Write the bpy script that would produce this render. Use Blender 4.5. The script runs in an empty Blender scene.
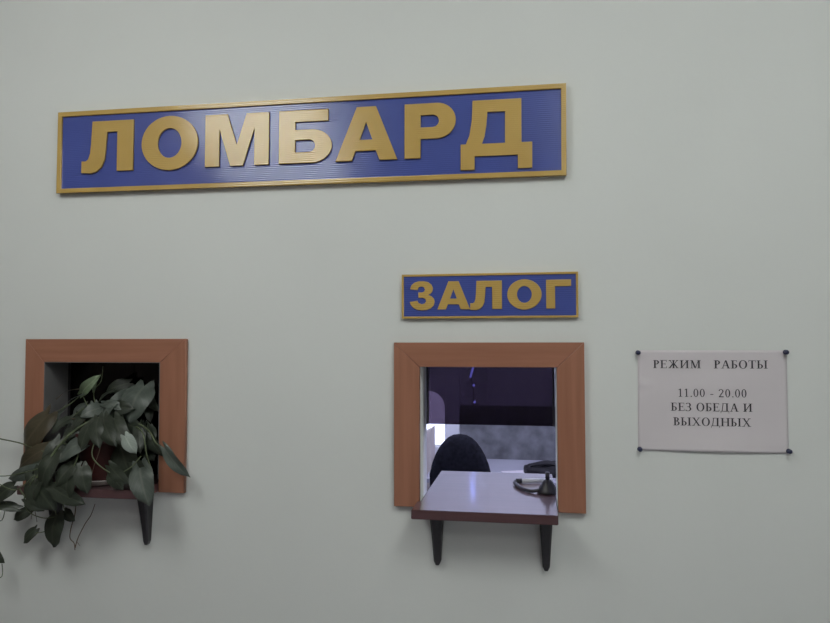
import bpy, bmesh, math, random
from mathutils import Vector, Matrix, noise as mnoise
from math import sin, cos, pi, radians

sc = bpy.context.scene
col = sc.collection
H = 1.5                     # eye height above the floor

# ------------------------------------------------------------------ camera
FPX, YAW, PITCH, ROLL, DIST = 689.1, radians(9.634), radians(2.346), radians(-.0957), 1.524
_F = Vector((-sin(YAW), cos(YAW), 0)); _R = Vector((cos(YAW), sin(YAW), 0)); _U = Vector((0, 0, 1))
_F2 = _F * cos(PITCH) + _U * sin(PITCH); _U2 = _U * cos(PITCH) - _F * sin(PITCH)
_R3 = _R * cos(ROLL) + _U2 * sin(ROLL); _U3 = _U2 * cos(ROLL) - _R * sin(ROLL)
CAM = Vector((0, -DIST, H))
cd = bpy.data.cameras.new('camera'); cam = bpy.data.objects.new('camera', cd); col.objects.link(cam)
cd.sensor_fit = 'HORIZONTAL'; cd.sensor_width = 36; cd.lens = FPX / 830 * 36; cd.clip_start = .02
m = Matrix.Identity(4)
for i in range(3):
    m[i][0] = _R3[i]; m[i][1] = _U3[i]; m[i][2] = -_F2[i]; m[i][3] = CAM[i]
cam.matrix_world = m
sc.camera = cam

def at(px, py, Y):
    """point of the place seen at photo position (px, py) at depth Y behind the wall face"""
    d = _F2 + _R3 * ((px - 415) / FPX) + _U3 * ((311.5 - py) / FPX)
    return CAM + d * ((Y + DIST) / d.y)

# ------------------------------------------------------------------ world, exposure, light levels
w = bpy.data.worlds.new('world'); sc.world = w; w.use_nodes = True
bg = w.node_tree.nodes['Background']; bg.inputs[0].default_value = (.70, .74, 1, 1); bg.inputs[1].default_value = 3.2
sc.view_settings.view_transform = 'Standard'
sc.view_settings.look = 'None'
sc.view_settings.gamma = 1
sc.view_settings.use_curve_mapping = False
sc.view_settings.exposure = 0.0
HALL_LAMP = 8.8             # emission of the hall's ceiling panels
OFFICE_LAMP = 16.5          # emission of the office's ceiling panel
BLUE_LAMP = 6.0

# ------------------------------------------------------------------ materials
def node(nt, t, **kw):
    n = nt.nodes.new(t)
    for k, v in kw.items(): setattr(n, k, v)
    return n

def mat(name, colr, rough=.5, spec=.5, metal=0, nscale=0, namp=0, stretch=(1, 1, 1), bump=0, bscale=40, colr2=None, detail=4):
    M = bpy.data.materials.new(name); M.use_nodes = True; nt = M.node_tree
    b = nt.nodes['Principled BSDF']
    b.inputs['Base Color'].default_value = (*colr, 1); b.inputs['Roughness'].default_value = rough
    b.inputs['Specular IOR Level'].default_value = spec; b.inputs['Metallic'].default_value = metal
    tc = node(nt, 'ShaderNodeTexCoord'); mp = node(nt, 'ShaderNodeMapping')
    mp.inputs['Scale'].default_value = stretch; nt.links.new(tc.outputs['Object'], mp.inputs[0])
    if nscale:
        nz = node(nt, 'ShaderNodeTexNoise'); nz.inputs['Scale'].default_value = nscale; nz.inputs['Detail'].default_value = detail
        nt.links.new(mp.outputs[0], nz.inputs['Vector'])
        rp = node(nt, 'ShaderNodeValToRGB'); rp.color_ramp.elements[0].position = .32; rp.color_ramp.elements[1].position = .68
        c2 = colr2 or tuple(c * (1 - namp) for c in colr)
        c1 = colr if colr2 else tuple(min(1, c * (1 + namp)) for c in colr)
        rp.color_ramp.elements[0].color = (*c2, 1); rp.color_ramp.elements[1].color = (*c1, 1)
        nt.links.new(nz.outputs['Fac'], rp.inputs[0]); nt.links.new(rp.outputs[0], b.inputs['Base Color'])
    if bump:
        nb = node(nt, 'ShaderNodeTexNoise'); nb.inputs['Scale'].default_value = bscale
        nt.links.new(mp.outputs[0], nb.inputs['Vector'])
        bp = node(nt, 'ShaderNodeBump'); bp.inputs['Strength'].default_value = bump; bp.inputs['Distance'].default_value = .002
        nt.links.new(nb.outputs['Fac'], bp.inputs['Height']); nt.links.new(bp.outputs[0], b.inputs['Normal'])
    return M

def corrugated(name, colr):
    """glossy printed corrugated plastic: fine horizontal flutes"""
    M = mat(name, colr, rough=.13, spec=.95, nscale=9, namp=.05); nt = M.node_tree; b = nt.nodes['Principled BSDF']
    tc = node(nt, 'ShaderNodeNewGeometry'); wv = node(nt, 'ShaderNodeTexWave'); wv.bands_direction = 'Z'
    wv.inputs['Scale'].default_value = 70; wv.inputs['Distortion'].default_value = .25
    nt.links.new(tc.outputs['Position'], wv.inputs['Vector'])
    bp = node(nt, 'ShaderNodeBump'); bp.inputs['Strength'].default_value = .36; bp.inputs['Distance'].default_value = .0006
    nt.links.new(wv.outputs['Fac'], bp.inputs['Height']); nt.links.new(bp.outputs[0], b.inputs['Normal'])
    return M

def emit(name, colr, strength):
    M = bpy.data.materials.new(name); M.use_nodes = True; nt = M.node_tree
    b = nt.nodes['Principled BSDF']; b.inputs['Base Color'].default_value = (.8, .8, .8, 1)
    b.inputs['Emission Color'].default_value = (*colr, 1); b.inputs['Emission Strength'].default_value = strength
    return M

def glass(name, tint, refl=.05, rough=.02):
    M = bpy.data.materials.new(name); M.use_nodes = True; nt = M.node_tree
    nt.nodes.remove(nt.nodes['Principled BSDF']); out = nt.nodes['Material Output']
    t = node(nt, 'ShaderNodeBsdfTransparent'); t.inputs[0].default_value = (*tint, 1)
    g = node(nt, 'ShaderNodeBsdfGlossy'); g.inputs['Roughness'].default_value = rough
    fr = node(nt, 'ShaderNodeFresnel'); fr.inputs['IOR'].default_value = 1.45
    mx = node(nt, 'ShaderNodeMixShader')
    nt.links.new(fr.outputs[0], mx.inputs[0]); nt.links.new(t.outputs[0], mx.inputs[1]); nt.links.new(g.outputs[0], mx.inputs[2])
    nt.links.new(mx.outputs[0], out.inputs[0])
    return M

M_wall = mat('painted_plaster', (.728, .748, .728), .75, .25, nscale=2.2, namp=.018, bump=.12, bscale=60)
M_hall = mat('hall_plaster', (.62, .65, .63), .8, .2, nscale=2, namp=.03)
M_panel = mat('brown_hall_panelling', (.135, .11, .10), .6, .3, nscale=6, namp=.2, stretch=(6, 6, .6))
M_ceil = mat('ceiling_white', (.8, .8, .78), .85, .2, nscale=5, namp=.02)
M_floor = mat('floor_tile', (.52, .51, .58), .45, .4, nscale=6, namp=.15)
M_officewall = mat('office_plaster', (.66, .68, .70), .85, .2, nscale=5, namp=.04)
M_dado = mat('office_grey_dado', (.185, .19, .20), .85, .2, nscale=11, namp=.34, bump=.3, bscale=30)
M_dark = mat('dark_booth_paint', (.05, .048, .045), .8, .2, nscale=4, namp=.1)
WOODC, WOODD = (.385, .175, .110), (.315, .137, .083)
M_woodv = mat('alder_laminate_upright', WOODC, .42, .4, nscale=7, stretch=(9, 9, .5), colr2=WOODD, detail=6)
M_woodh = mat('alder_laminate_across', WOODC, .42, .4, nscale=7, stretch=(.5, 9, 9), colr2=WOODD, detail=6)
M_shelf = mat('brown_shelf_laminate', (.115, .056, .062), .30, .6, nscale=8, stretch=(.6, 8, 8), colr2=(.085, .040, .044), detail=6)
_b = M_shelf.node_tree.nodes['Principled BSDF']; _b.inputs['Coat Weight'].default_value = 1; _b.inputs['Coat Roughness'].default_value = .13; _b.inputs['Coat IOR'].default_value = 1.7
M_reveal_shade = mat('dark_grey_reveal_shade', (.20, .195, .197), .7, .3, nscale=12, namp=.1)  # dark grey carries the shade of the left window's reveal
M_black = mat('black_plastic', (.026, .024, .028), .4, .5, nscale=30, namp=.2)
M_blue = corrugated('blue_sign_board', (.062, .092, .355))
M_gold = corrugated('gold_sign_letters', (.56, .37, .105))
M_paper = mat('white_paper', (.68, .635, .662), .7, .3, nscale=7, namp=.025)
M_ink = mat('dark_print_ink', (.06, .055, .065), .8, .2, nscale=30, namp=.2)
M_pin = mat('dark_blue_pin_plastic', (.030, .035, .085), .35, .5, nscale=50, namp=.2)
M_steel = mat('bright_steel', (.7, .7, .72), .3, .5, metal=1, nscale=20, namp=.05)
M_white = mat('white_plastic', (.80, .80, .80), .35, .5, nscale=20, namp=.03)
M_casing = mat('white_window_casing', (.82, .84, .88), .5, .4, nscale=10, namp=.03)
M_fabric = mat('black_chair_fabric', (.014, .014, .020), .95, .2, nscale=60, namp=.35, bump=.4, bscale=220)
M_bag = mat('black_bag_cloth', (.016, .015, .017), .7, .3, nscale=25, namp=.4, bump=.5, bscale=30)
M_desk = mat('pale_desk_laminate', (.46, .46, .52), .25, .5, nscale=5, namp=.05)
M_card = mat('pale_cardboard', (.66, .60, .56), .8, .2, nscale=10, namp=.08)
M_tan = mat('tan_cardboard', (.42, .30, .22), .8, .2, nscale=10, namp=.1)
M_pot = mat('dark_red_pot', (.052, .010, .009), .5, .45, nscale=12, namp=.25)
M_soil = mat('dark_soil', (.03, .022, .016), .95, .2, nscale=60, namp=.5, bump=.8, bscale=120)
M_saucer = mat('greyish_white_saucer', (.62, .58, .56), .45, .5, nscale=15, namp=.05)
M_stem = mat('green_plant_stem', (.105, .13, .068), .55, .4, nscale=40, namp=.25)
M_root = mat('brown_aerial_root', (.12, .085, .06), .8, .2, nscale=40, namp=.3)
M_tint = glass('dark_tinted_glass', (.212, .182, .228))
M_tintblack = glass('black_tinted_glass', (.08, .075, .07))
M_clear = glass('clear_window_glass', (.97, .98, .98))
M_lamp = emit('hall_lamp_diffuser', (.965, 1, .965), HALL_LAMP)
M_olamp = emit('office_lamp_diffuser', (.70, .715, 1.0), OFFICE_LAMP)
M_bluelamp = emit('blue_lamp_glow', (.25, .32, 1.0), BLUE_LAMP)

def leafmat(name, c, c2, mid):
    M = bpy.data.materials.new(name); M.use_nodes = True; nt = M.node_tree; b = nt.nodes['Principled BSDF']
    b.inputs['Roughness'].default_value = .42; b.inputs['Specular IOR Level'].default_value = .45
    uv = node(nt, 'ShaderNodeUVMap'); sx = node(nt, 'ShaderNodeSeparateXYZ'); nt.links.new(uv.outputs[0], sx.inputs[0])
    # midrib mask: |v - .5| small
    s = node(nt, 'ShaderNodeMath', operation='SUBTRACT'); s.inputs[1].default_value = .5; nt.links.new(sx.outputs['Y'], s.inputs[0])
    a = node(nt, 'ShaderNodeMath', operation='ABSOLUTE'); nt.links.new(s.outputs[0], a.inputs[0])
    mr = node(nt, 'ShaderNodeMapRange'); mr.inputs[1].default_value = .015; mr.inputs[2].default_value = .07; mr.inputs[3].default_value = .8; mr.inputs[4].default_value = 0
    nt.links.new(a.outputs[0], mr.inputs[0])
    # side veins: stripes sweeping towards the tip
    ad = node(nt, 'ShaderNodeMath', operation='MULTIPLY_ADD'); ad.inputs[1].default_value = -.7; nt.links.new(a.outputs[0], ad.inputs[0]); nt.links.new(sx.outputs['X'], ad.inputs[2])
    si = node(nt, 'ShaderNodeMath', operation='MULTIPLY'); si.inputs[1].default_value = 44; nt.links.new(ad.outputs[0], si.inputs[0])
    sn = node(nt, 'ShaderNodeMath', operation='SINE'); nt.links.new(si.outputs[0], sn.inputs[0])
    m2 = node(nt, 'ShaderNodeMapRange'); m2.inputs[1].default_value = .55; m2.inputs[2].default_value = 1; m2.inputs[3].default_value = 0; m2.inputs[4].default_value = .28
    nt.links.new(sn.outputs[0], m2.inputs[0])
    mxv = node(nt, 'ShaderNodeMath', operation='MAXIMUM'); nt.links.new(mr.outputs[0], mxv.inputs[0]); nt.links.new(m2.outputs[0], mxv.inputs[1])
    tc = node(nt, 'ShaderNodeTexCoord'); nz = node(nt, 'ShaderNodeTexNoise'); nz.inputs['Scale'].default_value = 28; nt.links.new(tc.outputs['Object'], nz.inputs['Vector'])
    rp = node(nt, 'ShaderNodeValToRGB'); rp.color_ramp.elements[0].position = .35; rp.color_ramp.elements[1].position = .65
    rp.color_ramp.elements[0].color = (*c2, 1); rp.color_ramp.elements[1].color = (*c, 1); nt.links.new(nz.outputs['Fac'], rp.inputs[0])
    mx = node(nt, 'ShaderNodeMix', data_type='RGBA'); nt.links.new(mxv.outputs[0], mx.inputs[0]); nt.links.new(rp.outputs[0], mx.inputs[6]); mx.inputs[7].default_value = (*mid, 1)
    nt.links.new(mx.outputs[2], b.inputs['Base Color'])
    return M
LM = [leafmat('leaf_dark_green', (.033, .041, .029), (.023, .030, .021), (.058, .068, .048)),
      leafmat('leaf_grey_green', (.085, .102, .087), (.062, .077, .066), (.12, .135, .115)),
      leafmat('leaf_young_pale', (.20, .26, .165), (.14, .19, .11), (.27, .33, .22)),
      leafmat('leaf_brown_olive', (.068, .056, .034), (.048, .041, .026), (.095, .08, .05)),
      leafmat('leaf_silver', (.31, .35, .32), (.22, .26, .23), (.36, .40, .36))]

# ------------------------------------------------------------------ helpers
def obj(name, bm, m, parent=None, smooth=False):
    me = bpy.data.meshes.new(name)
    if smooth:
        for fc in bm.faces: fc.smooth = True
    bm.to_mesh(me); bm.free()
    o = bpy.data.objects.new(name, me); col.objects.link(o)
    for x in (m if isinstance(m, (list, tuple)) else [m]): me.materials.append(x)
    if parent:
        o.parent = parent; o.matrix_parent_inverse = Matrix.Translation(-parent.location)
    return o

def tag(o, label, cat, group=None, kind=None):
    o['label'] = label; o['category'] = cat
    if group: o['group'] = group
    if kind: o['kind'] = kind
    return o

def thing(name, loc, label, cat, group=None, kind=None):
    o = bpy.data.objects.new(name, None); o.location = loc; o.empty_display_size = .05; col.objects.link(o)
    return tag(o, label, cat, group, kind)

def copy_tree(o, parent=None):
    c = o.copy(); col.objects.link(c)
    if parent: c.parent = parent
    for ch in list(o.children): copy_tree(ch, c)
    return c

def box(bm, x0, x1, y0, y1, z0, z1, bev=0, mi=0):
    r = bmesh.ops.create_cube(bm, size=1)
    vs = r['verts']
    bmesh.ops.transform(bm, matrix=Matrix.Translation(((x0 + x1) / 2, (y0 + y1) / 2, (z0 + z1) / 2)) @ Matrix.Diagonal((x1 - x0, y1 - y0, z1 - z0, 1)), verts=vs)
    fs = list({f for v in vs for f in v.link_faces})
    for fc in fs: fc.material_index = mi
    if bev:
        es = list({e for v in vs for e in v.link_edges})
        bmesh.ops.bevel(bm, geom=es, offset=bev, segments=2, affect='EDGES', profile=.6)

def tube(bm, pts, r, n=8, r1=None, cap=True, smoothp=True):
    pts = [Vector(p) for p in pts]
    if smoothp and len(pts) > 2:
        q = []
        for i in range(len(pts) - 1):
            p0 = pts[max(i - 1, 0)]; p1 = pts[i]; p2 = pts[i + 1]; p3 = pts[min(i + 2, len(pts) - 1)]
            for k in range(5):
                t = k / 5
                q.append(.5 * ((2 * p1) + (p2 - p0) * t + (2 * p0 - 5 * p1 + 4 * p2 - p3) * t * t + (3 * p1 - p0 - 3 * p2 + p3) * t ** 3))
        q.append(pts[-1]); pts = q
    r1 = r if r1 is None else r1
    rings = []
    up = Vector((.13, -.3, .94))
    for i, p in enumerate(pts):
        t = (pts[min(i + 1, len(pts) - 1)] - pts[max(i - 1, 0)]).normalized()
        a = t.cross(up)
        if a.length < .05: a = t.cross(Vector((1, 0, 0)))
        a.normalize(); b = t.cross(a)
        rr = r + (r1 - r) * i / max(1, len(pts) - 1)
        rings.append([bm.verts.new(p + (a * cos(2 * pi * k / n) + b * sin(2 * pi * k / n)) * rr) for k in range(n)])
    for i in range(len(rings) - 1):
        for k in range(n):
            bm.faces.new((rings[i][k], rings[i][(k + 1) % n], rings[i + 1][(k + 1) % n], rings[i + 1][k]))
    if cap:
        bm.faces.new(rings[0][::-1]); bm.faces.new(rings[-1])

def lathe(bm, prof, c=(0, 0, 0), n=32, sx=1, sy=1, axis='Z'):
    rings = []
    for (r, z) in prof:
        ring = []
        for k in range(n):
            a = 2 * pi * k / n
            if axis == 'Z': p = (c[0] + r * cos(a) * sx, c[1] + r * sin(a) * sy, c[2] + z)
            else: p = (c[0] + r * cos(a), c[1] + z, c[2] + r * sin(a))
            ring.append(bm.verts.new(p))
        rings.append(ring)
    for i in range(len(rings) - 1):
        for k in range(n):
            bm.faces.new((rings[i][k], rings[i][(k + 1) % n], rings[i + 1][(k + 1) % n], rings[i + 1][k]))
    bm.faces.new(rings[0][::-1]); bm.faces.new(rings[-1])
    bmesh.ops.recalc_face_normals(bm, faces=bm.faces[:])

def fill(contours, depth, y0=0.0, bevel=0):
    """flat outline (x, z) with holes, given a depth: front face at y0, back at y0 + depth. Returns a bmesh."""
    cu = bpy.data.curves.new('outline', 'CURVE'); cu.dimensions = '2D'; cu.fill_mode = 'BOTH'
    cu.extrude = depth / 2 - bevel; cu.bevel_depth = bevel; cu.bevel_resolution = 1
    if bevel: cu.offset = -bevel
    for ct in contours:
        s = cu.splines.new('POLY'); s.points.add(len(ct) - 1); s.use_cyclic_u = True
        for p, (x, z) in zip(s.points, ct): p.co = (x, z, 0, 1)
    o = bpy.data.objects.new('outline', cu); col.objects.link(o)
    dg = bpy.context.evaluated_depsgraph_get(); me = bpy.data.meshes.new_from_object(o.evaluated_get(dg))
    bm = bmesh.new(); bm.from_mesh(me)
    bpy.data.objects.remove(o); bpy.data.curves.remove(cu); bpy.data.meshes.remove(me)
    for v in bm.verts:
        x, z, d = v.co; v.co = (x, y0 + depth / 2 - d, z)
    bmesh.ops.remove_doubles(bm, verts=bm.verts[:], dist=1e-6)
    bmesh.ops.recalc_face_normals(bm, faces=bm.faces[:])
    return bm

def rect(x0, x1, z0, z1): return [(x0, z0), (x1, z0), (x1, z1), (x0, z1)]
def arc(cx, cz, rx, rz, a0, a1, n=16, p=1.0):
    out = []
    for k in range(n + 1):
        a = radians(a0 + (a1 - a0) * k / n); c, s = cos(a), sin(a)
        out.append((cx + rx * math.copysign(abs(c) ** p, c), cz + rz * math.copysign(abs(s) ** p, s)))
    return out

# ------------------------------------------------------------------ setting
XL, XR, YF, CEIL = -1.50, 2.1, -3.4, 2.72         # hall
OX0, OX1, OY1 = -1.45, 1.5, 3.0                   # office
WT = .09
# openings (x0, x1, z0, z1)
OL = (-1.1745, -.8695, H - .356, H - .0527)
OR = (-.2464, .0510, H - .3660, H - .0602)
o = obj('wall_back', fill([rect(XL - .1, XR + .1, 0, CEIL), rect(*OL), rect(*OR)], WT), M_wall)
tag(o, 'pale mint painted wall pierced by two square service windows', 'wall', kind='structure')
def slab(name, args, m, label, cat):
    bm = bmesh.new(); box(bm, *args); return tag(obj(name, bm, m), label, cat, kind='structure')
slab('floor', (XL - .1, XR + .1, YF - .1, OY1 + .1, -.1, 0), M_floor, 'grey speckled tiled floor', 'floor')
slab('ceiling', (XL - .1, XR + .1, YF - .1, OY1 + .1, CEIL, CEIL + .1), M_ceil, 'white flat ceiling above the hall and office', 'ceiling')
slab('wall_left', (XL - .1, XL, YF, 0, 0, CEIL), M_panel, 'unseen hall side wall, made brown to dim the plant side', 'wall')  # brown panelling invented to darken the lower left of the service wall
slab('wall_right', (XR, XR + .1, YF, 0, 0, CEIL), M_hall, 'side wall of the hall beyond the notice', 'wall')
slab('wall_front', (XL - .1, XR + .1, YF - .1, YF, 0, CEIL), M_panel, 'brown panelled wall facing the service windows', 'wall')
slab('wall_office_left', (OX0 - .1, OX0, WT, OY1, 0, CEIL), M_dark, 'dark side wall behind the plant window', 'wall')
slab('wall_office_right', (OX1, OX1 + .1, WT, OY1, 0, CEIL), M_officewall, 'side wall of the back office', 'wall')
slab('wall_office_partition', (-.862, -.842, WT, OY1, 0, CEIL), [M_officewall], 'partition between the two service booths', 'wall')
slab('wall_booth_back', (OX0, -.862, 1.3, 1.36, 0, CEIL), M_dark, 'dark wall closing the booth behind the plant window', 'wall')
# office rear wall with an arched daylight window
AX0, AX1, AZ0, AZS, AZT = -.80, -.567, H - .70, H - .440, H - .332
acx, arx = (AX0 + AX1) / 2, (AX1 - AX0) / 2
arch = [(AX0, AZ0), (AX1, AZ0)] + arc(acx, AZS, arx, AZT - AZS, 0, 180, 18)
DADO = H - .43
tag(obj('wall_office_rear', fill([rect(OX0 - .1, OX1 + .1, 0, CEIL), arch], .1, OY1), M_officewall),
    'pale rear wall of the back office', 'wall', kind='structure')
tag(obj('wall_office_dado', fill([rect(-.47, OX1, 0, DADO)], .012, OY1 - .012), M_dado), 'rough grey lower wall seen under the tinted pane', 'wall', kind='structure')
wn = thing('window_3', (acx, OY1, AZ0), 'bright arched window with white casing behind the office chair', 'window', kind='structure')
inner = [(AX0 + .004, AZ0 + .004), (AX1 - .004, AZ0 + .004)] + arc(acx, AZS, arx - .004, AZT - AZS - .004, 0, 180, 18)
obj('window_casing', fill([rect(-.838, -.472, AZ0 - .05, AZT + .10), arch], .03, OY1 - .030), M_casing, wn)
obj('window_pane', fill([inner], .006, OY1 + .05), M_clear, wn)

# service windows: mitred wooden surround (top and two legs) and a tinted pane
def service_window(name, outer, op, zleg, label, sash_z, glassm, shade_strips=False):
    x0, x1, zt = outer
    a, b, zb, zo = op
    root = thing(name, ((x0 + x1) / 2, 0, zleg), label, 'window', kind='structure')
    T = .013; g = .0006
    top = [(x0, zt), (x1, zt), (b + g, zo), (a - g, zo)]
    # upright boards hide the mitre seam as a hairline
    lft = [(x0, zt - g), (a - g, zo - g), (a - g, zleg), (x0, zleg)]
    rgt = [(x1, zt - g), (b + g, zo - g), (b + g, zleg), (x1, zleg)]
    for ct, m_ in ((top, M_woodh), (lft, M_woodv), (rgt, M_woodv)):
        bm = fill([ct], T, -T - .0005, .0012); obj('frame_board', bm, m_, root)
    bm = bmesh.new(); box(bm, a + .002, b - .002, WT - .012, WT - .006, sash_z, zo - .002)
    obj('glass_pane', bm, glassm, root)
    bm = bmesh.new(); box(bm, a + .0015, a + .006, WT - .016, WT - .003, sash_z if sash_z > zb + .1 else zb + .04, zo - .002)
    box(bm, b - .006, b - .0015, WT - .016, WT - .003, sash_z if sash_z > zb + .1 else zb + .04, zo - .002)
    obj('glazing_bead', bm, M_black, root)
    if shade_strips:  # added dark strips: shade of the reveal put into colour
        for x0_, x1_, z0_, z1_ in ((a + .0003, a + .0012, zb + .03, zo - .0003), (b - .0012, b - .0003, zb + .03, zo - .0003), (a + .0013, b - .0013, zo - .0012, zo - .0003)):
            bm = bmesh.new(); box(bm, x0_, x1_, -.0132, WT - .001, z0_, z1_); obj('reveal_shade_strip', bm, M_reveal_shade, root)
    return root
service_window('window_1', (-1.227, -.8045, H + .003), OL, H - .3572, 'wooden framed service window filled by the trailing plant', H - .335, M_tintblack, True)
service_window('window_2', (-.3046, .1095, H - .0063), OR, H - .3678, 'wooden framed service window under the smaller sign', H - .1966, M_tint)

# ------------------------------------------------------------------ ceiling lamps
def ceiling_lamp(x, y, lampm, label, sx=.3, sy=.3, z=CEIL, drop=.05):
    t = thing('ceiling_lamp', (x, y, z), label, 'lamp')
    bm = bmesh.new(); box(bm, x - sx - .02, x + sx + .02, y - sy - .02, y + sy + .02, z - .03, z - .0005, .004)
    obj('lamp_base', bm, M_white, t)
    bm = bmesh.new(); box(bm, x - sx, x + sx, y - sy, y + sy, z - drop, z - .0305, .012)      # opal box: glows on its sides too
    obj('diffuser', bm, lampm, t)
    return t
ceiling_lamp(-1.12, -1.28, M_lamp, 'opal ceiling light box on the plant side of the hall', .25, .34, drop=.165)
ceiling_lamp(.47, -1.28, M_lamp, 'opal ceiling light box on the notice side of the hall', .22, .34, drop=.155)
ceiling_lamp(.75, -2.75, M_lamp, 'added opal fill light box near the brown panelled wall', .22, .30, drop=.12)  # added lamp, unseen: frontal fill that softens the shadow under the shelf
ceiling_lamp(.05, 1.75, M_olamp, 'bluish ceiling light panel inside the back office', .5, .3)

# ------------------------------------------------------------------ signs
def scaled(contours, x0, x1, z0, z1, wd):
    return [[(x0 + p[0] / wd * (x1 - x0), z0 + p[1] * (z1 - z0)) for p in c] for c in contours]
G = {}
G['L'] = (1.0, [[(.20, 1), (1, 1), (1, 0), (.69, 0), (.69, .78), (.49, .78), (.47, .45), (.45, .24), (.39, .09), (.30, 0), (.18, -.035), (0, -.02), (0, .215), (.08, .21), (.13, .25), (.165, .36), (.18, .55)]])
G['O'] = (1.06, [arc(.53, .5, .53, .53, 0, 360, 44)[:-1], arc(.53, .5, .225, .29, 0, 360, 36)[:-1]])
G['M'] = (1.2, [[(0, 0), (0, 1), (.42, 1), (.6, .40), (.78, 1), (1.2, 1), (1.2, 0), (.93, 0), (.93, .72), (.72, 0), (.48, 0), (.27, .72), (.27, 0)]])
G['B'] = (1.0, [[(0, 0), (0, 1), (.93, 1), (.93, .78), (.31, .78), (.31, .63), (.60, .63)] + arc(.62, .315, .38, .315, 88, -90, 18) , [(.31, .205), (.31, .435), (.55, .435)] + arc(.57, .32, .115, .115, 85, -90, 10)])
G['A'] = (1.16, [[(0, 0), (.40, 1), (.76, 1), (1.16, 0), (.83, 0), (.76, .18), (.38, .18), (.31, 0)], [(.455, .385), (.695, .385), (.575, .715)]])
G['R'] = (.98, [[(0, 0), (0, 1), (.6, 1)] + arc(.62, .675, .36, .325, 88, -90, 18) + [(.31, .35), (.31, 0)], [(.31, .56), (.31, .785), (.52, .785)] + arc(.54, .672, .12, .112, 85, -90, 10)])
G['D'] = (1.36, [[(0, -.24), (0, .22), (.10, .22), (.17, .38), (.215, .65), (.23, 1), (1.16, 1), (1.16, .22), (1.36, .22), (1.36, -.24), (1.09, -.24), (1.09, 0), (.27, 0), (.27, -.24)], [(.41, .22), (.85, .22), (.85, .785), (.515, .785), (.495, .55), (.46, .35)]])
G['Z'] = (.95, [[(.01, .73), (.06, .87), (.18, .97), (.33, 1.015), (.52, 1.02), (.70, .985), (.83, .89), (.885, .76), (.86, .64), (.79, .56), (.70, .525), (.83, .475), (.92, .39), (.95, .28), (.91, .14), (.80, .04), (.64, -.015), (.46, -.025), (.28, -.005), (.13, .07), (.04, .17), (0, .28), (.29, .325), (.34, .235), (.46, .195), (.57, .22), (.625, .30), (.59, .385), (.49, .425), (.33, .425), (.33, .615), (.47, .615), (.55, .65), (.585, .725), (.54, .80), (.45, .83), (.35, .80), (.30, .70)]])
G['G'] = (.86, [[(0, 0), (0, 1), (.86, 1), (.86, .77), (.31, .77), (.31, 0)]])

def sign(name, x0, x1, z0, z1, tilt, label, letters, bw, T, lift):
    root = thing(name, ((x0 + x1) / 2, 0, (z0 + z1) / 2), label, 'sign')
    cx, cz = (x0 + x1) / 2, (z0 + z1) / 2
    rot = Matrix.Translation((cx, 0, cz)) @ Matrix.Rotation(-tilt, 4, 'Y') @ Matrix.Translation((-cx, 0, -cz))
    def add(nm, bm, m_):
        bmesh.ops.transform(bm, matrix=rot, verts=bm.verts[:]); return obj(nm, bm, m_, root)
    bm = bmesh.new(); box(bm, x0 + .002, x1 - .002, -T, -.0008, z0 + .002, z1 - .002); add('sign_board', bm, M_blue)
    bm = fill([rect(x0, x1, z0, z1), rect(x0 + bw, x1 - bw, z0 + bw, z1 - bw)], T + lift - .0015, -T - lift, .0008); add('sign_border', bm, M_gold)
    for ch, lx0, lx1, lz0, lz1 in letters:
        wd, ct = G[ch]
        bm = fill(scaled(ct, lx0, lx1, lz0, lz1, wd), lift, -T - lift - .0001, .0006); add('letter', bm, M_gold)
    return root
b0, b1 = H + .4080, H + .5318
LOM = [('L', -1.083, -.946, b0, b1), ('O', -.9240, -.7785, b0, b1), ('M', -.7600, -.6010, b0, b1), ('B', -.5765, -.4490, b0, b1),
       ('A', -.4402, -.2960, b0, b1), ('R', -.2795, -.1635, b0, b1), ('D', -.1527, .0040, b0 - .001, b1)]
sign('pawnshop_sign', -1.150, .0770, H + .3582, H + .5595, radians(-.2716), 'long blue and gold sign reading ЛОМБАРД high on the wall', LOM, .0108, .010, .0052)
c0, c1 = H + .0668, H + .1293
ZAL = [('Z', -.2690, -.2126, c0, c1), ('A', -.2070, -.1340, c0, c1), ('L', -.1337, -.0642, c0, c1), ('O', -.0529, .0213, c0, c1), ('G', .0307, .0838, c0, c1)]
sign('pledge_sign', -.2872, .0986, H + .0470, H + .1459, 0, 'small blue and gold sign reading ЗАЛОГ above the right window', ZAL, .0048, .008, .0022)

# ------------------------------------------------------------------ paper notice
NX0, NX1, NZ0, NZ1 = .2185, .5140, H - .2335, H - .0232
def paper_y(x, z):
    u = (x - NX0) / (NX1 - NX0); v = (z - NZ0) / (NZ1 - NZ0)
    y = -.0012 - .0035 * max(0, sin(pi * u)) * (max(0, 1 - v * 4) ** 1.5) - .0022 * max(0, sin(pi * u)) * max(0, 1 - (1 - v) * 7)
    y -= .0012 * (1 - math.exp(-((v - .5) ** 2) / .02)) * 0 + .0010 * (.5 + .5 * sin(u * 9 + v * 4))* sin(pi * u) * sin(pi * v)
    y -= .0028 * math.exp(-((u - .02) ** 2) / .0022 - ((v - .66) ** 2) / .0012)          # dented left edge
    y -= .0010 * math.exp(-(((u - .12) * .9 + (v - .62) * 1.2) ** 2) / .0010) * max(0, 1 - u * 3)
    return y
nt_ = thing('paper_notice', ((NX0 + NX1) / 2, 0, (NZ0 + NZ1) / 2), 'white paper notice with opening hours pinned beside the right window', 'notice')
bm = bmesh.new(); nx, nz = 48, 36; gv = []
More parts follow.
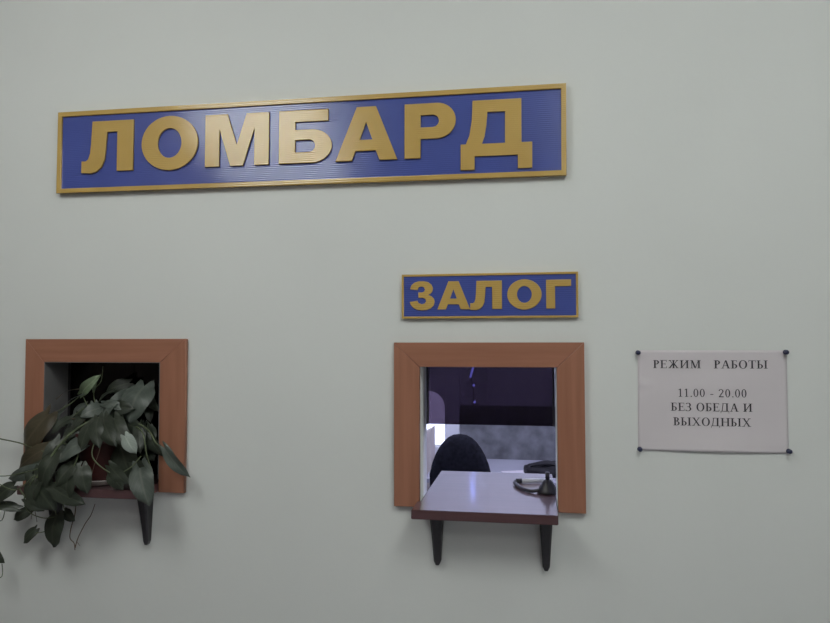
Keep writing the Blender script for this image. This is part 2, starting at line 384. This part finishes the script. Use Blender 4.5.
for j in range(nz + 1):
    row = []
    for i in range(nx + 1):
        x = NX0 + (NX1 - NX0) * i / nx + .0022 * (j / nz) * (1 - i / nx) - .0022 * (1 - j / nz) * 0
        z = NZ0 + (NZ1 - NZ0) * j / nz
        row.append(bm.verts.new((x, paper_y(x, z), z)))
    gv.append(row)
for j in range(nz):
    for i in range(nx): bm.faces.new((gv[j][i], gv[j][i + 1], gv[j + 1][i + 1], gv[j + 1][i]))
r = bmesh.ops.extrude_face_region(bm, geom=bm.faces[:])
for v in [e for e in r['geom'] if isinstance(e, bmesh.types.BMVert)]: v.co.y += .00025
bmesh.ops.recalc_face_normals(bm, faces=bm.faces[:])
obj('paper_sheet', bm, M_paper, nt_, smooth=True)

# serif letters: each a list of polygons in a cap height of 1; st = stem, hl = hairline, sf = serif thickness
st, hl, sf = .16, .055, .05
def R_(a, b, c, d): return rect(a, b, c, d)
def stem(x, z0=0, z1=1, top=True, bot=True, e=.11):
    o = [R_(x - st / 2, x + st / 2, z0, z1)]
    if bot: o.append(R_(x - st / 2 - e, x + st / 2 + e, z0, z0 + sf))
    if top: o.append(R_(x - st / 2 - e, x + st / 2 + e, z1 - sf, z1))
    return o
def ring(cx, cz, rx, rz, a0, a1, tx, tz, n=14):
    a = arc(cx, cz, rx, rz, a0, a1, n); b = arc(cx, cz, rx - tx, rz - tz, a0, a1, n)
    return [[a[i], a[i + 1], b[i + 1], b[i]] for i in range(n)]
def diag(x0, z0, x1, z1, t): return [[(x0 - t / 2, z0), (x0 + t / 2, z0), (x1 + t / 2, z1), (x1 - t / 2, z1)]]
S = {}
S['Р'] = (.68, stem(.20) + ring(.30, .735, .34, .265, 90, -90, st, hl) + [R_(.2, .31, 1 - hl, 1), R_(.2, .31, .47, .47 + hl)])
S['Е'] = (.76, stem(.20) + [R_(.2, .68, 1 - hl, 1), R_(.2, .70, 0, hl), R_(.2, .55, .5, .5 + hl), R_(.64, .68, .78, 1), R_(.66, .70, 0, .24), R_(.51, .55, .40, .65)])
S['Ж'] = (1.16, stem(.58) + diag(.16, 0, .50, .52, st) + diag(.99, 0, .66, .52, st) + diag(.22, .96, .50, .48, hl * 1.3) + diag(.94, .96, .66, .48, hl * 1.3)
          + [R_(.02, .30, 0, sf), R_(.86, 1.14, 0, sf), R_(.10, .30, .90, 1), R_(.86, 1.06, .90, 1), R_(.45, .71, .48, .48 + hl)])
S['И'] = (.98, stem(.20) + stem(.78) + diag(.27, .14, .71, .86, hl * 1.6))
S['М'] = (1.14, [R_(.17, .17 + hl, 0, 1), R_(.06, .33, 0, sf), R_(.04, .24, 1 - sf, 1)] + stem(.94) + diag(.22, 1, .56, .04, st) + diag(.56, .0, .90, 1, hl * 1.2))
S['А'] = (.92, diag(.14, 0, .45, 1, hl * 1.3) + diag(.76, 0, .47, 1, st) + [R_(.24, .66, .32, .32 + hl), R_(.0, .28, 0, sf), R_(.60, .92, 0, sf)])
S['Б'] = (.72, stem(.20) + [R_(.2, .62, 1 - hl, 1), R_(.585, .62, .78, 1)] + ring(.32, .28, .34, .28, 90, -90, st, hl) + [R_(.2, .33, .56 - hl, .56), R_(.2, .33, 0, hl)])
S['О'] = (.92, ring(.46, .5, .42, .53, 0, 360, st * 1.05, hl, 28))
S['Т'] = (.80, stem(.40, top=False) + [R_(.04, .76, 1 - hl, 1), R_(.04, .08, .76, 1), R_(.72, .76, .76, 1)])
S['Ы'] = (1.10, stem(.18) + ring(.30, .28, .32, .28, 90, -90, st, hl) + [R_(.18, .31, .56 - hl, .56), R_(.18, .31, 0, hl)] + stem(.90))
S['З'] = (.66, ring(.28, .74, .30, .27, 150, -90, st, hl) + ring(.26, .26, .36, .29, 90, -150, st, hl) + [R_(.18, .30, .50, .50 + hl)])
S['Д'] = (.94, stem(.70, top=False, bot=False) + diag(.18, .05, .30, 1, hl * 1.5) + [R_(.20, .84, 1 - hl, 1), R_(.04, .92, 0, hl), R_(.04, .08, -.22, hl), R_(.88, .92, -.22, hl)])
S['В'] = (.74, stem(.20) + ring(.30, .76, .30, .24, 90, -90, st, hl) + ring(.32, .27, .36, .27, 90, -90, st, hl) + [R_(.2, .33, 1 - hl, 1), R_(.2, .33, .52, .52 + hl), R_(.2, .33, 0, hl)])
S['Х'] = (.94, diag(.76, 0, .18, 1, st) + diag(.16, 0, .76, 1, hl * 1.3) + [R_(.0, .30, 0, sf), R_(.60, .94, 0, sf), R_(.03, .34, 1 - sf, 1), R_(.62, .90, 1 - sf, 1)])
S['Н'] = (.98, stem(.20) + stem(.78) + [R_(.2, .78, .48, .48 + hl)])
S['1'] = (.60, [R_(.26, .38, 0, 1), R_(.14, .50, 0, sf)] + diag(.14, .84, .30, .98, hl * 1.6))
S['0'] = (.62, ring(.31, .5, .26, .51, 0, 360, st * .75, hl, 28))
S['2'] = (.62, ring(.28, .70, .26, .30, 165, -10, st * .7, hl) + diag(.10, .05, .47, .66, st * .7) + [R_(.05, .55, 0, .10)])
S['.'] = (.30, [R_(.10, .23, 0, .12)])
S['-'] = (.44, [R_(.06, .38, .29, .37)])
S[' '] = (.36, [])
def text_line(txt, x0, x1, z0, z1):
    adv = .06; tot = sum(S[c][0] + adv for c in txt) - adv; k = (x1 - x0) / tot; h = z1 - z0; cx = x0
    bm = bmesh.new()
    for c in txt + ' ':
        wd, polys = S[c]
        if c == ' ' and len(bm.verts):
            obj('printed_word', bm, M_ink, nt_); bm = bmesh.new()
        for p in polys:
            pts = [(cx + a * k, z0 + b * h) for a, b in p]
            n = len(pts)
            ar = sum(pts[i][0] * pts[(i + 1) % n][1] - pts[(i + 1) % n][0] * pts[i][1] for i in range(n))
            if ar < 0: pts = pts[::-1]
            fv = [bm.verts.new((x, paper_y(x, z) - .0005, z)) for x, z in pts]
            bv = [bm.verts.new((x, paper_y(x, z) - .0001, z)) for x, z in pts]
            bm.faces.new(fv)
            for i in range(n): bm.faces.new((fv[i], bv[i], bv[(i + 1) % n], fv[(i + 1) % n]))
        cx += (wd + adv) * k
    bm.free()
cap = .0168
for txt, x0, x1, zc in (('РЕЖИМ   РАБОТЫ', .2512, .4775, -.0522), ('11.00 - 20.00', .2995, .4360, -.1118), ('БЕЗ ОБЕДА И', .2856, .4460, -.1412), ('ВЫХОДНЫХ', .2900, .4430, -.1716)):
    text_line(txt, x0, x1, H + zc - cap / 2, H + zc + cap / 2)

def pin(x, z, label):
    bm = bmesh.new(); lathe(bm, [(.0007, -.0005), (.0007, -.004), (.0045, -.0042), (.0050, -.0055), (.0030, -.0070), (.0030, -.0115), (.0048, -.0130), (.0042, -.0148), (.0015, -.0155)], (x, 0, z), 20, axis='Y')
    return tag(obj('push_pin', bm, M_pin, smooth=True), label, 'pin', 'push pins holding the paper notice')
pin(.2204, H - .0279, 'dark push pin at the upper left corner of the paper notice')
pin(.5106, H - .0266, 'dark push pin at the upper right corner of the paper notice')
pin(.2212, H - .2305, 'dark push pin at the lower left corner of the paper notice')
pin(.5122, H - .2275, 'dark push pin at the lower right corner of the paper notice')

# ------------------------------------------------------------------ shelves
def shelf(x0, x1, zt, th, yb, brx, label, ear, BL=.117, bw=1.0):
    root = thing('window_shelf', ((x0 + x1) / 2, 0, zt), label, 'shelf')
    ys, yf = -.0155, -.0926
    pts = [(x0 - ear, yf), (x1 + .0, yf), (x1, yb), (x0, yb), (x0, ys), (x0 - ear, ys)]
    bm = bmesh.new()
    vs = [bm.verts.new((a, b, zt - th)) for a, b in pts]; fc = bm.faces.new(vs)
    r = bmesh.ops.extrude_face_region(bm, geom=[fc])
    for v in [e for e in r['geom'] if isinstance(e, bmesh.types.BMVert)]: v.co.z = zt
    bmesh.ops.recalc_face_normals(bm, faces=bm.faces[:])
    bmesh.ops.bevel(bm, geom=bm.edges[:], offset=.0012, segments=2, affect='EDGES')
    obj('shelf_board', bm, M_shelf, root)
    for bx in brx:
        bm = bmesh.new(); n = 14; rings = []
        z_top, L = zt - th - .0004, BL
        for k in range(n + 1):
            t = k / n
            hw = bw * (.0142 - .0070 * t) * (1 if t < .93 else math.sqrt(max(.05, 1 - ((t - .93) / .07) ** 2 * .75)))
            yfront = -.0140 - .026 * (1 - t) ** 1.2
            yb_ = -.0006 if z_top - L * t < H - .37 else -.0006
            z = z_top - L * t; c = .35 * hw
            rings.append([bm.verts.new(p) for p in ((bx - hw, yb_, z), (bx - hw, yfront + c, z), (bx - hw + c, yfront, z), (bx + hw - c, yfront, z), (bx + hw, yfront + c, z), (bx + hw, yb_, z))])
        for i in range(n):
            for k in range(6): bm.faces.new((rings[i][k], rings[i][(k + 1) % 6], rings[i + 1][(k + 1) % 6], rings[i + 1][k]))
        bm.faces.new(rings[0]); bm.faces.new(rings[-1][::-1])
        bmesh.ops.recalc_face_normals(bm, faces=bm.faces[:])
        obj('shelf_bracket', bm, M_black, root)
    return root
ZR = H - .3545; ZL = H - .3370
shelf(-.2455, .0490, ZR, .0195, .345, (-.2080, .0255), 'brown glossy counter shelf jutting from the right window', .0065)
shelf(-1.1732, -.8708, ZL, .0195, .345, (-1.137, -.8995), 'brown shelf under the potted trailing plant', .0045, .124, .86)

# ------------------------------------------------------------------ tethered pen on the right shelf
pt = thing('counter_pen', (.030, .090, ZR), 'black counter pen stand with cord and white pen on the brown shelf', 'pen')
bm = bmesh.new(); lathe(bm, [(.024, .0004), (.0245, .004), (.022, .009), (.017, .018), (.010, .028), (.006, .031)], (.0325, .112, ZR), 28); obj('stand_base', bm, M_black, pt, smooth=True)
bm = bmesh.new(); tube(bm, [(.0325, .112, ZR + .029), (.032, .111, ZR + .048)], .0046, 12, .0052); obj('stand_socket', bm, M_black, pt, smooth=True)
pA = at(520, 482.5, .21); pA.z = ZR + .0062; pB = at(562, 483.0, .23); pB.x = .0470; pB.z = ZR + .0062
bm = bmesh.new(); tube(bm, [pA, pA.lerp(pB, .5), pB], .0052, 14, .0052, smoothp=False); obj('pen_barrel', bm, M_white, pt, smooth=True)['label'] = 'white pen barrel'
dirp = (pB - pA).normalized()
bm = bmesh.new(); tube(bm, [pA - dirp * .010, pA + dirp * .004], .0060, 14, .0060, smoothp=False); obj('pen_cap', bm, M_black, pt, smooth=True)
bm = bmesh.new(); cz = ZR + .0048
tube(bm, [(pA.x - .009, pA.y, ZR + .0062), (pA.x - .012, .185, cz + .002), (-.0330, .150, cz), (-.020, .122, cz), (-.004, .106, cz), (.016, .106, cz + .003)], .0042, 10)
obj('pen_cord', bm, M_black, pt, smooth=True)

# ------------------------------------------------------------------ office things
# desk
DZ = .73
t = thing('office_desk', (.3, 2.6, 0), 'pale desk against the grey office wall behind the chair', 'desk')
bm = bmesh.new(); box(bm, -.60, 1.2, 2.30, 2.984, DZ - .025, DZ, .003); obj('desktop', bm, M_desk, t)
for x in (-.575, 1.155):
    bm = bmesh.new(); box(bm, x, x + .02, 2.34, 2.95, .001, DZ - .0255); obj('side_panel', bm, M_desk, t)
bm = bmesh.new(); box(bm, -.554, 1.154, 2.90, 2.916, .25, DZ - .0255); obj('back_panel', bm, M_desk, t)
# paper on the desk
bm = bmesh.new(); box(bm, -.16, .05, 2.42, 2.60, DZ + .0004, DZ + .003)
bmesh.ops.rotate(bm, cent=(-.06, 2.5, DZ), matrix=Matrix.Rotation(.35, 3, 'Z'), verts=bm.verts[:])
tag(obj('paper_sheet', bm, M_paper), 'white paper lying on the office desk behind the shelf', 'paper')
# black bag
bm = bmesh.new(); bmesh.ops.create_icosphere(bm, subdivisions=4, radius=1)
for v in bm.verts:
    p = v.co.copy(); d = 1 + .16 * mnoise.noise(p * 1.7) + .07 * mnoise.noise(p * 4.5)
    v.co = Vector((.085 + p.x * .135 * d, 2.50 + p.y * .09 * d, DZ + .0010 + max(0, (p.z + .35)) * .060 * d))
bg_ = thing('black_bag', (.085, 2.5, DZ), 'crumpled black bag lying on the office desk', 'bag')
obj('bag_body', bm, M_bag, bg_, smooth=True)
bm = bmesh.new(); tube(bm, [(-.02, 2.46, DZ + .045), (.0, 2.44, DZ + .062), (.06, 2.43, DZ + .073), (.12, 2.44, DZ + .066), (.15, 2.46, DZ + .045)], .006, 8); obj('bag_handle', bm, M_bag, bg_, smooth=True)
# cardboard folder leaning on the casing, under the arched window
t = thing('folder_box', (-.66, 2.85, 0), 'pale cardboard folder box below the bright arched window', 'box')
bm = bmesh.new(); box(bm, -.79, -.625, 2.74, 2.93, .001, .905, .004)
for v in bm.verts:
    if v.co.z > .5: v.co.z += (v.co.x + .70) * .55
obj('box_body', bm, M_card, t)
bm = bmesh.new(); box(bm, -.70, -.66, 2.728, 2.7385, .70, .86, .001); obj('box_label', bm, M_tan, t)['label'] = 'tan patch'
# office chair
ch = thing('office_chair', (-.35, 1.80, 0), 'black office chair with rounded backrest behind the right window', 'chair')
cx, cy = -.357, 1.90
bm = bmesh.new(); n = 28; prof = []
for (d, s) in ((-.030, .0), (-.030, .55), (-.026, .85), (-.010, .985), (.008, 1.0), (.022, .96), (.030, .8), (.034, .4), (.034, 0)):
    ring = []
    for k in range(n):
        a = 2 * pi * k / n; X = .155 * math.copysign(abs(cos(a)) ** .85, cos(a)); Z = .205 * math.copysign(abs(sin(a)) ** .85, sin(a))
        X *= 1 - .26 * max(0, Z / .205)
        ring.append(bm.verts.new((cx + X * s, cy + d + .9 * (X * s) ** 2 * -1 * -1 * .6, .828 + Z * s)))
    prof.append(ring)
for i in range(len(prof) - 1):
    for k in range(n): bm.faces.new((prof[i][k], prof[i][(k + 1) % n], prof[i + 1][(k + 1) % n], prof[i + 1][k]))
bmesh.ops.remove_doubles(bm, verts=bm.verts[:], dist=1e-5); bmesh.ops.recalc_face_normals(bm, faces=bm.faces[:])
obj('backrest', bm, M_fabric, ch, smooth=True)
bm = bmesh.new(); tube(bm, [(cx, cy + .042, .80), (cx, cy + .06, .62), (cx, cy + .03, .44), (cx, cy - .10, .415)], .016, 10); obj('back_bar', bm, M_black, ch, smooth=True)
bm = bmesh.new(); box(bm, cx - .22, cx + .22, cy - .45, cy - .02, .43, .50, .03); obj('seat', bm, M_fabric, ch, smooth=True)
for s_ in (-1, 1):
    bm = bmesh.new(); xx = cx + s_ * .235
    tube(bm, [(xx, cy - .08, .47), (xx + s_ * .02, cy - .06, .60), (xx, cy - .10, .69), (xx, cy - .25, .695)], .014, 8); obj('armrest', bm, M_black, ch, smooth=True)
bm = bmesh.new(); tube(bm, [(cx, cy - .23, .10), (cx, cy - .23, .43)], .022, 12); obj('column', bm, M_steel, ch, smooth=True)
for k in range(5):
    a = 2 * pi * k / 5 + .3; d = Vector((cos(a), sin(a), 0)); c_ = Vector((cx, cy - .23, 0))
    bm = bmesh.new(); tube(bm, [c_ + Vector((0, 0, .11)), c_ + d * .26 + Vector((0, 0, .075))], .02, 8, .014); lg = obj('base_leg', bm, M_black, ch, smooth=True)
    bm = bmesh.new(); bmesh.ops.create_uvsphere(bm, u_segments=12, v_segments=8, radius=.028, matrix=Matrix.Translation(c_ + d * .265 + Vector((0, 0, .0285)))); ob = obj('caster', bm, M_black, ch, smooth=True)
# blue lamp hanging behind the tinted pane, and a pull chain
b = at(472.5, 372, 1.2)
t = thing('hanging_lamp', (b.x, b.y, b.z), 'small curved blue glowing lamp hanging behind the tinted pane', 'lamp')
bm = bmesh.new(); tube(bm, [b + Vector((.006, 0, .030)), b + Vector((.001, 0, .012)), b + Vector((-.006, 0, -.010)), b + Vector((-.008, 0, -.022))], .0042, 10); obj('lamp_tube', bm, M_bluelamp, t, smooth=True)
bm = bmesh.new(); tube(bm, [b + Vector((.006, 0, .030)), (b.x + .006, b.y, CEIL - .001)], .002, 6, smoothp=False); obj('lamp_cord', bm, M_black, t)
bm = bmesh.new(); tube(bm, [b + Vector((-.008, 0, -.022)), b + Vector((.002, 0, -.060)), b + Vector((.004, 0, -.13))], .002, 6); obj('lamp_tail', bm, M_black, t)
for dx, dz in ((.004, -.052), (.008, -.118)):
    bm = bmesh.new(); bmesh.ops.create_uvsphere(bm, u_segments=10, v_segments=6, radius=.0055, matrix=Matrix.Translation(b + Vector((dx, 0, dz)))); obj('lamp_bead', bm, M_bluelamp, t, smooth=True)
b = at(487.5, 405, .8)
bm = bmesh.new(); z = b.z
tube(bm, [(b.x, b.y, z), (b.x, b.y, CEIL - .001)], .0024, 8, smoothp=False)
for k in range(60): bmesh.ops.create_uvsphere(bm, u_segments=6, v_segments=4, radius=.0036, matrix=Matrix.Translation((b.x, b.y, z + k * .011)))
tag(obj('pull_chain', bm, M_white), 'thin pale pull chain hanging behind the tinted pane', 'chain')

# ------------------------------------------------------------------ potted trailing plant
PX, PY = -1.010, -.012
pl = thing('potted_plant', (PX, PY, ZL), 'trailing heart-leaved plant in a dark red pot on the left shelf', 'plant')
bm = bmesh.new(); lathe(bm, [(.050, .0005), (.058, .003), (.064, .012), (.066, .0135), (.060, .0135), (.046, .006)], (PX, PY, ZL), 40); obj('saucer', bm, M_saucer, pl, smooth=True)['label'] = 'pale saucer'
bm = bmesh.new(); lathe(bm, [(.036, .0070), (.046, .0075), (.0475, .013), (.058, .094), (.0635, .095), (.0645, .118), (.0605, .119), (.0565, .098), (.02, .096)], (PX, PY, ZL), 40); obj('pot', bm, M_pot, pl, smooth=True)
bm = bmesh.new(); lathe(bm, [(.0555, .0975), (.0552, .106), (.04, .110), (.01, .112)], (PX, PY, ZL), 32); obj('soil', bm, M_soil, pl, smooth=True)

from mathutils.bvhtree import BVHTree
def _boxtree(x0, x1, y0, y1, z0, z1):
    b_ = bmesh.new(); box(b_, x0, x1, y0, y1, z0, z1); t_ = BVHTree.FromBMesh(b_); b_.free(); return t_
SHELF_T = _boxtree(-1.1795, -.869, -.0945, .35, ZL - .0215, ZL + .0015)
def clear(vs, polys, low):
    """slide a leaf or stem out of the shelf board it rests against"""
    d = Vector((0, 0, 0)); step = Vector((0, -.004, 0)) if low else Vector((0, -.001, .004))
    for _ in range(24):
        tr = BVHTree.FromPolygons([v + d for v in vs], polys)
        if not tr.overlap(SHELF_T): break
        d += step
    return d
leafbm = bmesh.new(); uvl = leafbm.loops.layers.uv.new('UVMap')
def leaf(b, t, width, mi, tilt=0.0, fold=.25, bow=.10, droop=.10, face=Vector((0, -1, .45))):
    b, t = Vector(b), Vector(t); L = (t - b).length; ax = (t - b) / L
    nrm = face - ax * face.dot(ax)
    if nrm.length < .05: nrm = Vector((1, -.3, 0)) - ax * ax.x
    nrm.normalize()
    sd = ax.cross(nrm).normalized()
    if tilt:
        rm = Matrix.Rotation(tilt, 3, ax); nrm = rm @ nrm; sd = rm @ sd
    nu, nv = 12, 8; g = []
    for i in range(nu + 1):
        u = i / nu; row = []
        prof = (u + .03) ** .36 * (1 - u) ** .62 / .585
        if u > .9: prof *= .72
        hw = width / 2 * min(1.05, prof)
        for j in range(nv + 1):
            v = -1 + 2 * j / nv; av = abs(v)
            s = u - .20 * (1 - u) ** 2.2 * math.sin(pi * min(1, av * 1.15)) * 1.0
            if u == 0: hwv = width * .30 * math.sin(pi / 2 * av)
            else: hwv = hw * av
            x = math.copysign(hwv, v) if av > 0 else 0
            z = fold * hwv * (av ** .3) - fold * hw * .0 + bow * L * sin(pi * max(0, min(1, s))) - droop * L * max(0, s) ** 2 - .10 * width * av ** 2
            z += .015 * L * sin(9 * u + 2 * v + width * 400)
            row.append(leafbm.verts.new(b + ax * (s * L) + sd * x + nrm * z))
        g.append(row)
    flat = [v for row in g for v in row]
    d = clear([v.co.copy() for v in flat], [(i * 9 + j, i * 9 + j + 1, i * 9 + j + 10, i * 9 + j + 9) for i in range(nu) for j in range(nv)], t.z < ZL + .012)
    for v in flat: v.co += d
    for i in range(nu):
        for j in range(nv):
            f = leafbm.faces.new((g[i][j], g[i][j + 1], g[i + 1][j + 1], g[i + 1][j])); f.material_index = mi; f.smooth = True
            for lp, (a, c) in zip(f.loops, ((i, j), (i, j + 1), (i + 1, j + 1), (i + 1, j))): lp[uvl].uv = (a / nu, c / nv)
PXM = .00232          # metres per photo pixel around the plant
D_, Gy, Pa, Ol, Si = 0, 1, 2, 3, 4
crown = [Vector((PX + dx, PY + dy, ZL + .112)) for dx, dy in ((0, 0), (.02, .01), (-.025, .005), (.01, -.02), (-.01, .025))]
# (base px, base py, base Y), (tip px, tip py, tip Y), width px, kind, tilt, fold
LV = [((82, 393, .01), (98, 376, -.01), 12, Pa, .5, .5), ((80, 389, .01), (55, 397, -.02), 6, Ol, 1.0, .2), ((82, 395, .0), (59, 410, -.03), 6, Gy, .9, .3),
      ((94, 391, .01), (96, 382, .0), 4, Pa, .4, .6), ((129, 383, .05), (105, 391, .03), 15, D_, -.3, .2), ((113, 391, .03), (97, 401, .01), 7, D_, .5, .3),
      ((132, 391, .03), (101, 415, -.03), 15, Gy, -.45, .35), ((126, 398, .01), (99, 421, -.06), 12, Gy, .35, .3), ((103, 407, -.01), (80, 416, -.05), 15, Gy, -.2, .3),
      ((144, 386, .02), (127, 420, -.035), 36, Gy, .0, .15), ((150, 392, .04), (156, 411, .0), 14, D_, .5, .3), ((124, 422, .0), (143, 431, -.03), 17, D_, .2, .2),
      ((125, 436, -.105), (135, 453, -.115), 14, Si, .0, .1), ((121, 437, -.03), (132, 482, -.07), 32, D_, .2, .2), ((140, 466, -.07), (147, 504, -.11), 25, Gy, -.1, .25),
      ((165, 448, -.05), (188, 478, -.055), 13, Gy, .25, .45), ((148, 428, -.01), (161, 457, -.04), 14, D_, .4, .3), ((139, 424, -.01), (140, 452, -.05), 13, D_, -.5, .3),
      ((49, 415, -.03), (20, 454, -.045), 33, Ol, .1, .1), ((50, 447, -.05), (15, 469, -.05), 19, Ol, -.1, .3), ((48, 468, -.07), (4, 479, -.075), 15, Gy, -.3, .2),
      ((14, 486, -.07), (-8, 502, -.08), 19, D_, .1, .2), ((17, 508, -.07), (-12, 505, -.08), 12, D_, .4, .2), ((30, 510, -.06), (12, 520, -.065), 12, D_, -.2, .2),
      ((34, 475, -.09), (52, 510, -.11), 30, D_, .0, .2), ((40, 480, -.10), (30, 505, -.11), 16, D_, .3, .2), ((54, 488, -.10), (84, 504, -.10), 17, D_, .1, .25), ((91, 439, -.06), (56, 460, -.10), 22, Gy, .25, .2),
      ((57, 515, -.06), (51, 548, -.07), 24, D_, .1, .15), ((65, 511, -.05), (73, 521, -.06), 11, D_, .1, .1), ((36, 529, -.05), (22, 543, -.06), 13, D_, .1, .1),
      ((-5, 552, -.05), (3, 563, -.06), 9, D_, .1, .1), ((88, 426, -.03), (60, 438, -.06), 17, D_, .2, .2), ((76, 463, -.08), (54, 486, -.11), 20, D_, .1, .2),
      ((84, 466, -.08), (88, 492, -.10), 18, D_, -.2, .2), ((70, 472, -.09), (66, 500, -.115), 22, D_, .2, .2), ((60, 440, -.06), (44, 470, -.09), 18, D_, -.3, .2),
      ((72, 418, -.02), (50, 432, -.05), 13, D_, .2, .3), ((60, 452, -.07), (42, 490, -.10), 22, D_, .1, .2), ((110, 466, -.09), (128, 485, -.10), 14, D_, .2, .2), ((132, 462, -.06), (150, 486, -.08), 18, D_, .2, .2), ((112, 470, -.085), (122, 489, -.10), 16, D_, .1, .2),
      ((104, 418, -.06), (113, 445, -.105), 19, D_, .1, .15), ((98, 418, -.06), (97, 446, -.105), 17, D_, -.1, .15), ((93, 422, -.06), (79, 449, -.095), 18, D_, .1, .15), ((114, 418, -.06), (127, 447, -.10), 18, D_, -.1, .15), ((88, 414, -.02), (72, 428, -.06), 15, D_, .3, .2), ((112, 412, -.01), (108, 432, -.075), 14, D_, .3, .25), ((46, 457, -.06), (28, 477, -.08), 14, D_, .4, .3), ((30, 498, -.09), (46, 509, -.10), 12, D_, .0, .2)]
for (b3, t3, wpx, k_, ti, fo) in LV:
    b_, t_ = at(*b3), at(*t3)
    leaf(b_, t_, wpx * PXM * 1.06, k_, ti, fo)
rnd = random.Random(11)
for i in range(34):          # inner leaves behind the nearest ones
    px, py = rnd.uniform(58, 152), rnd.uniform(398, 470)
    if 84 < px < 124 and py > 424: continue
    if py < 398 + abs(px - 105) * .18: continue
    y = rnd.uniform(-.015, .05); a = rnd.uniform(pi * .15, pi * .85) * rnd.choice((1, 1, 1)) + (.5 if px < 90 else -.5)
    L = rnd.uniform(13, 22); tx, ty = px + cos(a) * L, py + sin(a) * L
    if ty > 484 or (84 < tx < 124 and ty > 432) or tx > 156 or tx < 52: continue
    leaf(at(px, py, y), at(tx, ty, y - .02), rnd.uniform(10, 17) * PXM, rnd.choice((D_, D_, D_, Gy)), rnd.uniform(-.6, .6), .3)
obj('foliage', leafbm, LM, pl)
def stem_px(pts, r, r1=None, root=False):
    bm = bmesh.new(); tube(bm, [at(*p) for p in pts], r, 7, r1)
    bm.verts.index_update(); d = clear([v.co.copy() for v in bm.verts], [[v.index for v in f.verts] for f in bm.faces], True)
    for v in bm.verts: v.co += d
    obj('aerial_root' if root else 'stem', bm, M_root if root else M_stem, pl, smooth=True)
for pts, r, r1 in (
    ([(108, 428, -.0), (101, 418, -.03), (83, 425, -.055), (63, 441, -.075), (46, 464, -.09), (36, 478, -.10)], .0030, .0022),
    ([(105, 428, .0), (90, 410, .0), (82, 394, .01)], .0016, .0012), ([(106, 428, .0), (96, 405, .01), (94, 391, .01), (101, 381, .01), (103, 366, .01)], .0015, .0008),
    ([(82, 394, .01), (70, 404, -.02), (58, 411, -.03)], .0016, .0010),
    ([(101, 430, -.05), (95, 441, -.075), (92, 455, -.088), (100, 466, -.094), (115, 474, -.094), (130, 468, -.086), (141, 456, -.07)], .0014, .0014),
    ([(112, 426, .0), (125, 420, .0), (139, 424, -.02), (149, 431, -.035), (156, 443, -.05), (165, 449, -.05)], .0018, .0014),
    ([(110, 426, .0), (128, 405, .02), (142, 390, .03)], .0018, .0014), ([(108, 426, .0), (120, 395, .04), (129, 384, .05)], .0015, .0012),
    ([(-30, 430, -.03), (-8, 437, -.035), (20, 443, -.04), (48, 452, -.06), (66, 440, -.065)], .0016, .0016),
    ([(36, 478, -.10), (27, 496, -.09), (30, 510, -.07), (45, 517, -.06), (57, 516, -.06)], .0014, .0010), ([(30, 510, -.07), (31, 511, -.06)], .001, .001),
    ([(36, 533, -.055), (46, 531, -.05), (54, 524, -.05), (56, 514, -.06), (50, 500, -.09)], .0011, .0011), ([(62, 500, -.09), (65, 511, -.055)], .0012, .001),
    ([(40, 474, -.10), (24, 487, -.085), (13, 487, -.075), (-6, 476, -.07)], .0014, .0012), ([(46, 464, -.09), (34, 470, -.085), (5, 476, -.08), (-12, 474, -.07)], .0014, .0010),
    ([(24, 487, -.085), (34, 500, -.08), (44, 509, -.075)], .0018, .0014), ([(-10, 520, -.05), (2, 520, -.05), (6, 502, -.075)], .0010, .0010), ([(-6, 580, -.04), (2, 576, -.045), (2, 564, -.05)], .0010, .0010),
    ([(152, 470, -.05), (147, 456, -.045), (141, 430, -.03), (122, 424, .0)], .0015, .0012), ([(128, 440, -.05), (122, 432, -.03), (115, 428, .0)], .0012, .0012), ([(92, 440, -.06), (102, 432, -.03), (108, 428, .0)], .0014, .0012),
    ([(60, 442, -.06), (78, 452, -.08), (68, 475, -.09), (52, 484, -.10)], .0018, .0014), ([(84, 408, -.01), (66, 420, -.02), (49, 418, -.03)], .0013, .0010)):
    stem_px(pts, r, r1)
for pts, r in (([(76, 500, -.06), (75, 514, -.05), (71, 528, -.045), (70, 538, -.045), (74, 543, -.045), (75, 550, -.045)], .0013), ([(75, 548, -.045), (78, 538, -.045), (85, 524, -.05), (91, 515, -.06), (95, 504, -.08)], .0012),
               ([(77, 542, -.045), (80, 546, -.045)], .0006), ([(34, 506, -.08), (36, 516, -.07), (37, 522, -.065)], .0008), ([(33, 507, -.08), (31, 519, -.07)], .0007),
               ([(101, 442, -.06), (99, 452, -.075), (94, 466, -.08), (90, 480, -.09)], .0011), ([(96, 432, -.05), (112, 431, -.055)], .0010), ([(98, 438, -.055), (110, 434, -.055)], .0008), ([(72, 419, -.03), (82, 419, -.035), (88, 426, -.04)], .0010)):
    stem_px(pts, r, r * .7, True)
